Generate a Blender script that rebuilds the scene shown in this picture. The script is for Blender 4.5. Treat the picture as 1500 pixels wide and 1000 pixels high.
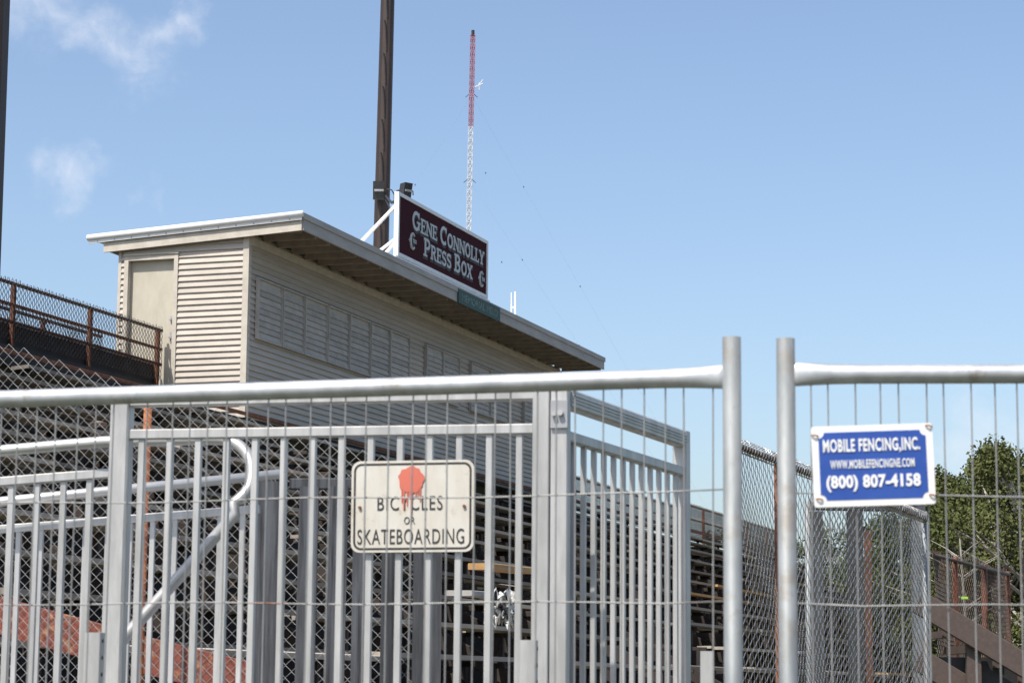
import bpy, math, random
import numpy as np
from mathutils import Vector, Matrix
random.seed(7); rng = np.random.default_rng(7)
for o in list(bpy.data.objects): bpy.data.objects.remove(o)
scene = bpy.context.scene
col = scene.collection
R = math.radians

# ---------------------------------------------------------------- camera
F = 3363.0; PITCH = math.atan(500/F); ROLL = R(0.5); EYE = Vector((0, 0, 1.7))
cfwd = Vector((0, math.cos(PITCH), math.sin(PITCH)))
u0 = Vector((0, -math.sin(PITCH), math.cos(PITCH))); r0 = Vector((1, 0, 0))
cup = u0*math.cos(ROLL) - r0*math.sin(ROLL); crt = r0*math.cos(ROLL) + u0*math.sin(ROLL)
cd = bpy.data.cameras.new('camera'); cam = bpy.data.objects.new('camera', cd); col.objects.link(cam)
m = Matrix((crt, cup, -cfwd)).transposed().to_4x4(); m.translation = EYE; cam.matrix_world = m
cd.sensor_width = 22.3; cd.lens = 22.3*F/1500; cd.clip_start = .1; cd.clip_end = 3000
cd.dof.use_dof = True; cd.dof.focus_distance = 27; cd.dof.aperture_fstop = 7.5
scene.camera = cam
def pix(px, py, Y):
    d = cfwd + crt*((px-750)/F) + cup*((500-py)/F)
    return EYE + d*(Y/d.y)

# ---------------------------------------------------------------- sky, sun
SUN_EL = R(57); hx, hy = -.62, -.785
w = bpy.data.worlds.new('World'); scene.world = w; w.use_nodes = True
nt = w.node_tree; nt.nodes.clear()
N = nt.nodes.new
sky = N('ShaderNodeTexSky'); sky.sky_type = 'NISHITA'; sky.sun_disc = False
sky.sun_elevation = SUN_EL; sky.sun_rotation = math.atan2(hx, hy)
sky.altitude = 100; sky.air_density = .95; sky.dust_density = 2.2; sky.ozone_density = 1.6
tc = N('ShaderNodeTexCoord')
noi = N('ShaderNodeTexNoise'); noi.inputs['Scale'].default_value = 38; noi.inputs['Detail'].default_value = 8; noi.inputs['Roughness'].default_value = .62
noi.inputs['Distortion'].default_value = .6
nt.links.new(tc.outputs['Generated'], noi.inputs['Vector'])
warp = N('ShaderNodeVectorMath'); warp.operation = 'MULTIPLY_ADD'
nw = N('ShaderNodeTexNoise'); nw.inputs['Scale'].default_value = 24; nw.inputs['Detail'].default_value = 7; nw.inputs['Roughness'].default_value = .6
nt.links.new(tc.outputs['Generated'], nw.inputs['Vector'])
sub = N('ShaderNodeVectorMath'); sub.operation = 'SUBTRACT'; sub.inputs[1].default_value = (.5, .5, .5)
nt.links.new(nw.outputs['Color'], sub.inputs[0])
warp.inputs[1].default_value = (.07, .07, .06)
nt.links.new(sub.outputs[0], warp.inputs[0]); nt.links.new(tc.outputs['Generated'], warp.inputs[2])
def mathn(op, a, b=None):
    n = N('ShaderNodeMath'); n.operation = op
    for i, v in enumerate((a, b)):
        if v is None: continue
        if isinstance(v, (int, float)): n.inputs[i].default_value = v
        else: nt.links.new(v, n.inputs[i])
    return n.outputs[0]
total = None
# wisps: (pixel x, pixel y, angular radius in px, weight)
for bx, by, br, bw in [(30,12,75,.8),(95,10,60,.6),(150,45,50,.9),(190,68,50,1),(230,62,50,.8),(272,25,40,.8),(262,5,30,.5),(75,235,38,.6),(110,262,40,.9),(140,250,30,.6),(225,296,20,.8),
                       (1430,650,60,.8),(1380,668,50,.5),(1500,640,60,.6),(770,655,45,.8),
                       (-400,200,160,.8),(-700,-150,220,.8),(2100,300,200,.8),(2500,-100,260,.8),(1700,-600,260,.8),(300,-700,240,.8)]:
    d = (cfwd + crt*((bx-750)/F) + cup*((500-by)/F)).normalized()
    dn = N('ShaderNodeVectorMath'); dn.operation = 'DISTANCE'; dn.inputs[1].default_value = d
    nt.links.new(warp.outputs[0], dn.inputs[0])
    mr = N('ShaderNodeMapRange'); mr.interpolation_type = 'SMOOTHSTEP'
    mr.inputs['From Min'].default_value = 0; mr.inputs['From Max'].default_value = br/F*1.35
    mr.inputs['To Min'].default_value = bw; mr.inputs['To Max'].default_value = 0
    nt.links.new(dn.outputs['Value'], mr.inputs['Value'])
    total = mr.outputs[0] if total is None else mathn('MAXIMUM', total, mr.outputs[0])
nm = N('ShaderNodeMapRange'); nm.inputs['From Min'].default_value = .30; nm.inputs['From Max'].default_value = .66
nt.links.new(noi.outputs['Fac'], nm.inputs['Value'])
mask = mathn('MULTIPLY', mathn('MULTIPLY', total, nm.outputs[0]), .66)
mix = N('ShaderNodeMix'); mix.data_type = 'RGBA'
mix.inputs['B'].default_value = (4.9, 5.1, 5.6, 1)
nt.links.new(mask, mix.inputs['Factor']); nt.links.new(sky.outputs[0], mix.inputs['A'])
bg = N('ShaderNodeBackground'); bg.inputs['Strength'].default_value = .132
nt.links.new(mix.outputs['Result'], bg.inputs['Color'])
wo = N('ShaderNodeOutputWorld'); nt.links.new(bg.outputs[0], wo.inputs['Surface'])
sd = bpy.data.lights.new('sun', 'SUN'); sd.energy = 4.3; sd.angle = R(.53); sd.color = (1, .955, .88)
sun = bpy.data.objects.new('sun', sd); col.objects.link(sun)
hn = math.hypot(hx, hy)
sdir = Vector((hx/hn*math.cos(SUN_EL), hy/hn*math.cos(SUN_EL), math.sin(SUN_EL)))
sun.rotation_euler = sdir.to_track_quat('Z', 'Y').to_euler(); sun.location = (-20, -20, 40)
scene.view_settings.view_transform = 'Standard'; scene.view_settings.look = 'None'
scene.view_settings.exposure = .5; scene.view_settings.gamma = 1
scene.render.engine = 'CYCLES'

# ---------------------------------------------------------------- materials
def mat(name, c, rough=.6, metal=0, c2=None, scale=8, stretch=(1,1,1), bump=0, rand=0, rustc=None, rust=0, rscale=3):
    M = bpy.data.materials.new(name); M.use_nodes = True
    t = M.node_tree; b = t.nodes['Principled BSDF']
    b.inputs['Roughness'].default_value = rough; b.inputs['Metallic'].default_value = metal
    X = t.nodes.new
    tcn = X('ShaderNodeTexCoord'); mp = X('ShaderNodeMapping'); mp.inputs['Scale'].default_value = stretch
    oi = X('ShaderNodeObjectInfo')
    ad = X('ShaderNodeVectorMath'); ad.operation = 'ADD'
    sc = X('ShaderNodeMath'); sc.operation = 'MULTIPLY'; sc.inputs[1].default_value = 37
    t.links.new(oi.outputs['Random'], sc.inputs[0]); t.links.new(sc.outputs[0], ad.inputs[1])
    t.links.new(tcn.outputs['Object'], ad.inputs[0]); t.links.new(ad.outputs[0], mp.inputs['Vector'])
    n = X('ShaderNodeTexNoise'); n.inputs['Scale'].default_value = scale; n.inputs['Detail'].default_value = 6; n.inputs['Roughness'].default_value = .65
    t.links.new(mp.outputs[0], n.inputs['Vector'])
    mx = X('ShaderNodeMix'); mx.data_type = 'RGBA'
    mx.inputs['A'].default_value = (*c, 1); mx.inputs['B'].default_value = (*(c2 or tuple(v*.75 for v in c)), 1)
    r = X('ShaderNodeMapRange'); r.inputs['From Min'].default_value = .35; r.inputs['From Max'].default_value = .65
    t.links.new(n.outputs['Fac'], r.inputs['Value']); t.links.new(r.outputs[0], mx.inputs['Factor'])
    out = mx.outputs['Result']
    if rust:
        n2 = X('ShaderNodeTexNoise'); n2.inputs['Scale'].default_value = rscale; n2.inputs['Detail'].default_value = 8; n2.inputs['Roughness'].default_value = .7
        t.links.new(ad.outputs[0], n2.inputs['Vector'])
        r2 = X('ShaderNodeMapRange'); r2.inputs['From Min'].default_value = 1-rust-.06; r2.inputs['From Max'].default_value = 1-rust+.06
        t.links.new(n2.outputs['Fac'], r2.inputs['Value'])
        m2 = X('ShaderNodeMix'); m2.data_type = 'RGBA'; m2.inputs['B'].default_value = (*rustc, 1)
        t.links.new(out, m2.inputs['A']); t.links.new(r2.outputs[0], m2.inputs['Factor']); out = m2.outputs['Result']
    if rand:
        hs = X('ShaderNodeHueSaturation'); rr = X('ShaderNodeMapRange')
        rr.inputs['To Min'].default_value = 1-rand; rr.inputs['To Max'].default_value = 1+rand
        t.links.new(oi.outputs['Random'], rr.inputs['Value']); t.links.new(rr.outputs[0], hs.inputs['Value'])
        t.links.new(out, hs.inputs['Color']); out = hs.outputs['Color']
    t.links.new(out, b.inputs['Base Color'])
    if bump:
        bp = X('ShaderNodeBump'); bp.inputs['Strength'].default_value = bump; bp.inputs['Distance'].default_value = .01
        t.links.new(n.outputs['Fac'], bp.inputs['Height']); t.links.new(bp.outputs[0], b.inputs['Normal'])
    return M
RUST = (.20, .07, .03)
M_galv = mat('galvanised_tube', (.60,.61,.62), .45, .6, (.42,.43,.44), 14, (1,1,1), .05, rustc=(.30,.24,.18), rust=.34, rscale=9)
M_galvpost = mat('galvanised_post', (.27,.285,.29), .62, .35, (.18,.195,.20), 22, (1,1,.25), .08, rustc=(.20,.19,.175), rust=.42, rscale=9)
M_wire = mat('galvanised_wire', (.34,.34,.33), .5, .4, (.24,.235,.23), 6, rustc=RUST, rust=.33, rscale=5)
M_alu = mat('mill_aluminium', (.55,.54,.525), .46, .4, (.38,.375,.36), 12, (1,1,.2), .03)
M_alud = mat('aluminium_bracket', (.42,.42,.43), .5, .5, (.34,.34,.35), 9)
M_pipe = mat('aluminium_pipe', (.55,.54,.52), .4, .5, (.46,.45,.44), 10)
M_siding = mat('cream_vinyl_siding', (.47,.42,.36), .65, 0, (.40,.36,.305), 2.2, (1,.5,1), 0, .07)
M_trim = mat('cream_trim', (.55,.50,.42), .6, 0, (.44,.40,.34), 5)
M_door = mat('beige_door_paint', (.50,.46,.37), .55, 0, (.43,.39,.31), 4, (1,1,.4))
M_shut = mat('shutter_paint', (.44,.41,.37), .65, 0, (.34,.315,.28), 4, rand=.12)
M_roofw = mat('white_roof_metal', (.82,.82,.81), .5, 0, (.74,.74,.73), 6)
M_fascia = mat('weathered_fascia', (.40,.38,.35), .65, 0, (.31,.29,.27), 4, (1,.3,1))
M_rafter = mat('rafter_wood', (.30,.26,.21), .75, 0, (.22,.19,.15), 5)
M_brown = mat('dark_brown_steel', (.055,.035,.028), .5, .2, (.04,.026,.021), 5, (1,1,.2))
M_black = mat('black_plastic', (.018,.018,.02), .5, 0, (.03,.03,.03), 9)
M_maroon = mat('maroon_sign_face', (.060,.016,.022), .9, 0, (.052,.017,.024), 2)
M_maroon.node_tree.nodes['Principled BSDF'].inputs['Specular IOR Level'].default_value = .1
M_white = mat('white_paint', (.78,.78,.78), .45, 0, (.70,.70,.70), 5)
M_letter = mat('silver_letter', (.50,.53,.54), .5, 0, (.44,.47,.48), 8)
M_dkletter = mat('dark_letter_edge', (.03,.018,.02), .6)
M_green = mat('green_board', (.014,.055,.045), .6, 0, (.02,.07,.055), 9)
M_greenl = mat('faded_letter', (.22,.32,.29), .7, 0, (.05,.12,.10), 12)
M_signw = mat('aged_sign_white', (.60,.57,.51), .5, 0, (.52,.48,.41), 14, (1,1,.35), 0, rustc=(.42,.36,.26), rust=.36, rscale=16)
M_link = mat('chain_link_zinc', (.60,.58,.55), .32, .9, (.45,.42,.38), 5)
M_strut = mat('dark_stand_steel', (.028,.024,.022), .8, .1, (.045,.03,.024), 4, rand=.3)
M_ink = mat('black_ink', (.025,.025,.025), .5, 0, (.05,.045,.04), 20)
M_redp = mat('salmon_spray_paint', (.58,.15,.10), .55, 0, (.52,.125,.08), 8)
M_blue = mat('blue_sign_face', (.013,.060,.30), .55, 0, (.022,.078,.34), 14)
M_signwhite = mat('white_sign_plastic', (.80,.80,.80), .45, 0, (.74,.73,.70), 6)
M_rust = mat('rusted_steel', (.20,.075,.035), .8, .1, (.09,.035,.022), 6, bump=.2, rand=.2)
M_rustred = mat('flaking_red_steel', (.22,.06,.038), .8, 0, (.11,.032,.024), 7, bump=.5, rustc=(.42,.19,.085), rust=.42, rscale=7)
M_rustor = mat('orange_rust_pipe', (.42,.15,.05), .8, .1, (.20,.06,.03), 8, bump=.2)
M_plank = mat('weathered_plank', (.35,.305,.25), .85, 0, (.19,.165,.14), 6, (1,.06,1), .3, .45)
M_plankw = mat('new_timber', (.50,.30,.12), .8, 0, (.38,.21,.08), 6, (1,.1,1), .2)
M_wood = mat('grey_fence_board', (.075,.08,.088), .85, 0, (.015,.016,.019), 34, (1,1,.05), .5, .35)
M_dark = mat('dark_boards_and_shade', (.035,.032,.03), .85, 0, (.022,.02,.02), 4, rand=.2)  # plain dark boards, also the painted-in shade behind the seats
M_darkmesh = mat('rusty_dark_wire', (.12,.11,.105), .6, .4, (.10,.06,.045), 3)
M_towerr = mat('tower_red', (.46,.09,.085), .7)
M_towerw = mat('tower_white', (.80,.80,.80), .6)
M_guy = mat('guy_wire', (.30,.33,.38), .6)
M_ground = mat('ground_grass', (.04,.055,.02), .95, 0, (.08,.07,.045), .6, bump=.3)
M_leaf = mat('leaf_green', (.075,.092,.03), .9, 0, (.12,.13,.048), .9, rand=.2)
M_leafd = mat('leaf_dark', (.055,.075,.025), .9, 0, (.085,.10,.04), .9, rand=.2)
for m_ in (M_leaf, M_leafd): m_.node_tree.nodes['Principled BSDF'].inputs['Specular IOR Level'].default_value = .15
M_bark = mat('pale_bark', (.42,.39,.34), .85, 0, (.2,.18,.15), 6)
M_rampb = mat('brown_composite', (.095,.068,.055), .65, 0, (.07,.05,.042), 30, (1,.1,1))
M_conc = mat('concrete', (.38,.37,.35), .9, 0, (.30,.29,.27), 10)
M_tarp = mat('torn_white_plastic', (.75,.75,.73), .5, 0, (.10,.10,.10), 22)
M_yellow = mat('yellow_paint', (.62,.42,.06), .6)
M_lime = mat('lime_plastic', (.35,.65,.05), .5)

# ---------------------------------------------------------------- mesh helpers
class MB:
    def __init__(s): s.v = []; s.f = []; s.n = 0
    def add(s, v, f):
        s.v.append(np.asarray(v, float).reshape(-1, 3)); s.f += [tuple(i+s.n for i in q) for q in f]; s.n += len(s.v[-1])
    def box(s, x0, x1, y0, y1, z0, z1):
        s.add([(x0,y0,z0),(x1,y0,z0),(x1,y1,z0),(x0,y1,z0),(x0,y0,z1),(x1,y0,z1),(x1,y1,z1),(x0,y1,z1)],
              [(0,3,2,1),(4,5,6,7),(0,1,5,4),(1,2,6,5),(2,3,7,6),(3,0,4,7)])
    def bar(s, p, q, wd, ht, up=(0,0,1), ch=.12):
        """chamfered bar from p to q; wd across, ht along up"""
        p = Vector(p); q = Vector(q); d = (q-p).normalized(); up = Vector(up)
        if abs(d.dot(up)) > .98: up = Vector((0,1,0)) if abs(d.y) < .9 else Vector((1,0,0))
        sx = d.cross(up).normalized(); sz = sx.cross(d).normalized()
        c = min(wd, ht)*ch; a, b = wd/2, ht/2
        prof = [(-a+c,-b),(a-c,-b),(a,-b+c),(a,b-c),(a-c,b),(-a+c,b),(-a,b-c),(-a,-b+c)]
        v = [tuple(e + sx*x + sz*z) for e in (p, q) for x, z in prof]
        s.add(v, [(i, (i+1) % 8, 8+(i+1) % 8, 8+i) for i in range(8)] + [tuple(range(7,-1,-1)), tuple(range(8,16))])
    def tube(s, pts, r, n=10, sc=None, cap=True):
        P = [Vector(p) for p in pts]; rr = r if isinstance(r, (list, tuple)) else [r]*len(P)
        up = Vector((0,0,1)); v = []
        d0 = (P[1]-P[0]).normalized()
        if abs(d0.z) > .95: up = Vector((0,1,0))
        sx = d0.cross(up).normalized()
        for i, p in enumerate(P):
            d = (P[min(i+1,len(P)-1)] - P[max(i-1,0)]).normalized()
            sx = (sx - d*sx.dot(d)).normalized(); sz = sx.cross(d)
            a, b = sc[i] if sc else (1, 1)
            for k in range(n):
                an = 2*math.pi*k/n; v.append(tuple(p + sx*(math.cos(an)*rr[i]*a) + sz*(math.sin(an)*rr[i]*b)))
        f = [(i*n+k, i*n+(k+1) % n, (i+1)*n+(k+1) % n, (i+1)*n+k) for i in range(len(P)-1) for k in range(n)]
        if cap: f += [tuple(range(n-1,-1,-1)), tuple((len(P)-1)*n+k for k in range(n))]
        s.add(v, f)
    def prism(s, poly, y0, y1):
        """polygon in xz extruded along y"""
        n = len(poly); v = [(x,y0,z) for x,z in poly] + [(x,y1,z) for x,z in poly]
        s.add(v, [(i,(i+1)%n,n+(i+1)%n,n+i) for i in range(n)] + [tuple(range(n-1,-1,-1)), tuple(range(n,2*n))])
    def mesh(s, name, mt, smooth=False):
        me = bpy.data.meshes.new(name); me.from_pydata(np.concatenate(s.v).tolist() if s.v else [], [], s.f); me.update()
        if mt: me.materials.append(mt)
        if smooth: me.shade_smooth()
        return me
def link(name, me, parent=None, loc=None, rot=None):
    o = bpy.data.objects.new(name, me); col.objects.link(o)
    if parent: o.parent = parent
    if loc is not None: o.location = loc
    if rot is not None: o.rotation_euler = rot
    return o
def build(mb, name, mt, parent=None, smooth=False, loc=None, rot=None):
    return link(name, mb.mesh(name, mt, smooth), parent, loc, rot)
def tag(o, label, cat, group=None):
    o['label'] = label; o['category'] = cat
    if group: o['group'] = group
    return o
def thing(name, label, cat, loc=(0,0,0), rot=(0,0,0), group=None):
    o = link(name, None, None, loc, rot); return tag(o, label, cat, group)
def segs(A, B, r, n=3):
    """many thin straight wires at once -> (verts, faces)"""
    A = np.asarray(A, float); B = np.asarray(B, float); d = B-A; d /= np.linalg.norm(d, axis=1)[:,None]
    ref = np.where(np.abs(d[:,2:3]) > .9, np.array([[1.,0,0]]), np.array([[0,0,1.]]))
    sx = np.cross(d, ref); sx /= np.linalg.norm(sx, axis=1)[:,None]; sz = np.cross(sx, d)
    k = len(A); V = np.zeros((k, 2*n, 3))
    for i in range(n):
        a = 2*math.pi*i/n; off = (sx*math.cos(a)+sz*math.sin(a))*r
        V[:,i] = A+off; V[:,n+i] = B+off
    base = (np.arange(k)*2*n)[:,None]
    Fc = np.concatenate([base + np.array([[i,(i+1)%n,n+(i+1)%n,n+i]]) for i in range(n)])
    return V.reshape(-1,3), Fc
def segmesh(name, A, B, r, mt, n=3):
    V, Fc = segs(A, B, r, n); me = bpy.data.meshes.new(name)
    me.vertices.add(len(V)); me.vertices.foreach_set('co', V.ravel())
    me.loops.add(Fc.size); me.loops.foreach_set('vertex_index', Fc.ravel().astype(np.int32))
    me.polygons.add(len(Fc)); me.polygons.foreach_set('loop_start', np.arange(0, Fc.size, 4, dtype=np.int32))
    me.update(calc_edges=True); me.materials.append(mt); me.shade_smooth(); return me
def chain_link(L, z0, z1, a=.036, r=.0019, bow=0., bz=1.):
    """woven wire in local x (length) / z, thickness in y; returns segment ends"""
    nw = int(L/a); nk = int((z1-z0)/(a*bz))
    i = np.arange(nw)[:,None]; k = np.arange(nk+1)[None,:]
    s = (i + (k+i) % 2)*a + np.zeros((nw, nk+1)); z = z1 - k*a*bz + 0*i
    y = ((k+i) % 2 - .5)*2*r*1.1 + bow*np.sin(s*1.7+z*2.1)*.02 + bow*np.sin(s*.6)*.03
    s = s + bow*.008*np.sin(z*6+s*3); z = z + bow*.01*np.sin(s*2.3+z)
    z[:,0] += rng.uniform(-.01,.02,nw)
    P = np.stack([s, y, z], -1)
    return P[:,:-1].reshape(-1,3), P[:,1:].reshape(-1,3)
def text(s, wd, ht, mt, bold, spacing, parent, loc):
    """flat lettering as thin mesh, centred, in local xz facing -y"""
    cu = bpy.data.curves.new('t', 'FONT'); cu.body = s; cu.offset = bold; cu.space_character = spacing; cu.resolution_u = 4
    cu.extrude = .01
    o = bpy.data.objects.new('t', cu); col.objects.link(o)
    dg = bpy.context.evaluated_depsgraph_get(); me = bpy.data.meshes.new_from_object(o.evaluated_get(dg))
    bpy.data.objects.remove(o)
    n = len(me.vertices); c = np.zeros(n*3); me.vertices.foreach_get('co', c); c = c.reshape(-1,3)
    lo, hi = c.min(0), c.max(0); c2 = np.zeros_like(c)
    c2[:,0] = ((c[:,0]-lo[0])/(hi[0]-lo[0])-.5)*wd; c2[:,2] = ((c[:,1]-lo[1])/(hi[1]-lo[1])-.5)*ht
    c2[:,1] = -np.sign(c[:,2])*.0008
    fs = [tuple(p.vertices) for p in me.polygons]; root = list(range(n))
    def find(i):
        while root[i] != i: root[i] = root[root[i]]; i = root[i]
        return i
    for q in fs:
        a = find(q[0])
        for j in q[1:]: root[find(j)] = a
    isl = {}
    for q in fs: isl.setdefault(find(q[0]), []).append(q)
    for qs in isl.values():
        ids = sorted({i for q in qs for i in q}); mp = {i: j for j, i in enumerate(ids)}
        lm = bpy.data.meshes.new('letter'); lm.from_pydata(c2[ids].tolist(), [], [tuple(mp[i] for i in q) for q in qs]); lm.materials.append(mt)
        link('letter', lm, parent, loc)
    bpy.data.meshes.remove(me)

# ---------------------------------------------------------------- ground
g = MB(); g.add([(-1500,-1500,0),(1500,-1500,0),(1500,1500,0),(-1500,1500,0)], [(0,1,2,3)])
o = build(g, 'ground', M_ground); o['kind'] = 'structure'

# ---------------------------------------------------------------- press box (local x = towards field, y = along stand)
ANG = R(18.7); O = Vector((-4.56, 39, 0)); ROTZ = (0, 0, -ANG)
Dv = Vector((math.sin(ANG), math.cos(ANG), 0)); Nv = Vector((math.cos(ANG), -math.sin(ANG), 0))
def S(n, t, z): return O + Nv*n + Dv*t + Vector((0,0,z))
def t_at(px, n=0.):
    o2 = O + Nv*n; u = (px-750)/F/ math.cos(PITCH)*1.0
    return (u*o2.y - o2.x)/(Dv.x - u*Dv.y)
LEN = 18.0; ZB = 6.15; DEP = 2.5
pb = thing('press_box', 'long cream clapboard press box with shed roof on top of the bleachers', 'press box', O, ROTZ)
b = MB(); b.box(-DEP+.02, -.02, .16, LEN, ZB, 9.36); b.box(-DEP+.02,-2.31,.02,.16,ZB,9.34); b.box(-1.41,-.02,.02,.16,ZB,9.34); b.box(-2.31,-1.41,.02,.16,8.98,9.34)
build(b, 'wall', M_trim, pb)
def lap(L, axis, ex=.105):
    """one clapboard: bottom edge proud; length along x ('x', faces -y) or along y ('y', faces +x)"""
    b = MB(); prof = [(0,0),(.034,0),(.033,.012),(.004,ex+.004),(0,ex+.004)]
    n = len(prof)
    if axis == 'x': v = [(x,-d,z) for x in (0,L) for d,z in prof]
    else: v = [(d,y,z) for y in (0,L) for d,z in prof]
    f = [(i,(i+1)%n,n+(i+1)%n,n+i) for i in range(n)] + [tuple(range(n-1,-1,-1)), tuple(range(n,2*n))]
    b.add(v, f); return b.mesh('siding_board', M_siding)
EX = .105
l_full = lap(DEP-.2, 'x'); l_right = lap(1.24, 'x'); l_left = lap(.085, 'x'); l_front = lap(LEN-.02, 'y')
z = ZB
while z < 9.30:
    if z > 9.05: link('siding_board', l_full, pb, (-DEP+.1, .018, z))
    else:
        link('siding_board', l_right, pb, (-1.335, .018, z)); link('siding_board', l_left, pb, (-DEP+.045, .018, z))
    if z < 9.22: link('siding_board', l_front, pb, (-.018, .02, z))
    z += EX
b = MB(); b.box(-.10, .012, -.014, .10, ZB, 9.32); build(b, 'corner_board', M_trim, pb)
b = MB(); b.box(-DEP-.01, -DEP+.045, -.012, .08, ZB, 9.22); build(b, 'corner_board', M_trim, pb)
# door
b = MB(); b.box(-2.385,-2.305,-.03,.10,ZB,9.06); b.box(-1.415,-1.337,-.03,.10,ZB,9.06); b.box(-2.305,-1.415,-.028,.10,8.975,9.058)
build(b, 'door_frame', M_trim, pb)
b = MB(); b.box(-2.40,-1.325,-.05,.0,9.06,9.085); build(b, 'drip_cap', M_trim, pb)
b = MB(); b.box(-2.303,-1.417,.09,.14,6.75,8.973); dr = build(b, 'door', M_door, pb)
b = MB(); b.box(-1.50,-1.46,.06,.09,7.88,7.97); b.box(-1.515,-1.47,.045,.06,7.90,7.925); build(b, 'lock', M_alud, dr)
b = MB(); b.box(-1.50,-1.455,.07,.09,7.52,7.70); b.box(-1.51,-1.46,.04,.07,7.58,7.61); build(b, 'handle', M_alud, dr)
# roof: shed rising towards the field
NR, NFt = -3.0, 1.05; ZR, ZF = 9.42, 9.62
def zr(n): return ZR + (ZF-ZR)*(n-NR)/(NFt-NR)
b = MB(); b.prism([(NR,zr(NR)-.05),(NFt,zr(NFt)-.05),(NFt,zr(NFt)),(NR,zr(NR))], -.16, LEN+.2); rf = build(b, 'roof', M_roofw, pb)
b = MB(); b.tube([(NR-.05,-.17,zr(NR)-.02),(NFt+.03,-.17,zr(NFt)-.02)], .055, 10); build(b, 'rolled_edge', M_roofw, rf, True)
b = MB(); b.bar((NR-.03,-.165,zr(NR)-.095),(NFt+.01,-.165,zr(NFt)-.095),.02,.06); build(b, 'drip_strip', M_roofw, rf)
b = MB(); b.box(-.012,.012,-.182,-.174,-.108,-.085); scm = b.mesh('screw', M_alud)
for k in range(12): link('screw', scm, rf, (NR+.15+k*.335, 0, zr(NR+.15+k*.335)))
b = MB(); b.prism([(NR+.25,zr(NR+.25)-.30),(NFt-.01,zr(NFt)-.30),(NFt-.01,zr(NFt)-.13),(NR+.25,zr(NR+.25)-.13)], -.13, -.09); build(b, 'gable_board', M_trim, pb)
b = MB(); b.prism([(NR+.25,zr(NR+.25)-.14),(NFt-.02,zr(NFt)-.14),(NFt-.02,zr(NFt)-.05),(NR+.25,zr(NR+.25)-.05)], -.09, -.05); build(b, 'gable_board', M_fascia, pb)
b = MB(); b.box(NFt-.03,NFt+.012,-.09,LEN+.17,zr(NFt)-.29,zr(NFt)-.075); build(b, 'front_fascia', M_fascia, pb)
b = MB(); b.box(NFt+.012,NFt+.035,-.12,LEN+.2,zr(NFt)-.10,zr(NFt)+.004); build(b, 'front_drip_edge', M_fascia, pb)
b = MB(); b.box(NR+.25,NR+.28,-.09,LEN+.17,zr(NR+.25)-.26,zr(NR+.25)-.05); build(b, 'rear_fascia', M_trim, pb)
b = MB(); b.box(0,1.0,-.02,.02,0,.15); rme = b.mesh('rafter', M_rafter)
nraf = 31
for k in range(nraf):
    link('rafter', rme, pb, (.0, -.03 + k*(LEN+.1)/(nraf-1), 9.30))
b = MB(); b.prism([(-.0,9.452),(NFt-.03,9.50),(NFt-.03,9.545),(0,9.50)], -.08, LEN+.15); build(b, 'roof_deck', M_rafter, pb)
b = MB(); b.box(.004,.03,.02,LEN,9.16,9.30); build(b, 'frieze_board', M_trim, pb)
# shutters in the field-side wall
def shutter(t0, t1, z0, z1):
    L = t1-t0; b = MB(); b.box(.012,.03,.0,L,0,z1-z0)
    sh = build(b, 'shutter', M_shut, pb, loc=(0,t0,z0))
    b = MB(); b.box(.03,.075,0,.035,0,z1-z0); b.box(.03,.075,L-.035,L-.02,0,z1-z0); b.box(.03,.072,.035,L-.035,z1-z0-.03,z1-z0); b.box(.03,.072,.035,L-.035,0,.03)
    build(b, 'shutter_frame', M_shut, sh)
    b = MB(); v = [(d,y,zz) for y in (.036,L-.036) for d,zz in [(.03,0),(.058,.003),(.034,.098),(.03,.098)]]
    b.add(v, [(0,1,5,4),(1,2,6,5),(2,3,7,6),(3,0,4,7),(3,2,1,0),(4,5,6,7)]); me = b.mesh('slat', M_shut)
    k = .035
    while k+.1 < z1-z0-.02: link('slat', me, sh, (0,0,k)); k += .1045
ed = [372,409,442,476,508,539,568,597]
for a, c in zip(ed[:-1], ed[1:]): shutter(t_at(a), t_at(c)-.015, 7.55, 8.63)
for a, c in [(621,646),(646,671),(687,716),(716,743),(765,785)]: shutter(t_at(a), t_at(c)-.015, 7.55, 8.63)

# roof sign
T0, T1 = t_at(583, 1.05), t_at(716, 1.05); SW = T1-T0; SH = 1.24; zs = 9.70
def local_sign(name, label, cat, n, t0, z0):
    """Empty whose local x runs along the stand, y away from the field, z up"""
    return thing(name, label, cat, S(n, t0, z0), (0, 0, math.pi/2-ANG))
rs = local_sign('roof_sign', 'maroon sign with silver press box lettering in a white frame on the roof edge', 'sign', 1.0, T0, zs)
b = MB(); b.box(.065,SW-.07,0,.05,.075,SH-.07); build(b, 'sign_face', M_maroon, rs)
b = MB(); b.box(0,.065,-.02,.07,0,SH); b.box(SW-.07,SW,-.02,.07,0,SH); b.box(.065,SW-.07,-.018,.07,0,.075); b.box(.065,SW-.07,-.018,.07,SH-.07,SH); build(b, 'sign_frame', M_white, rs)
b = MB(); b.box(-.1,SW+.15,-.012,.03,-.085,-.012); build(b, 'base_rail', M_white, rs)
for k in range(5):
    x = .1+k*(SW-.2)/4; b = MB(); b.bar((x,.07,1.0),(x,1.25,-.12),.06,.06); build(b, 'brace', M_white, rs)
    b = MB(); b.bar((x,.07,.35),(x,.75,-.11),.05,.05); build(b, 'brace', M_white, rs)
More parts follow.
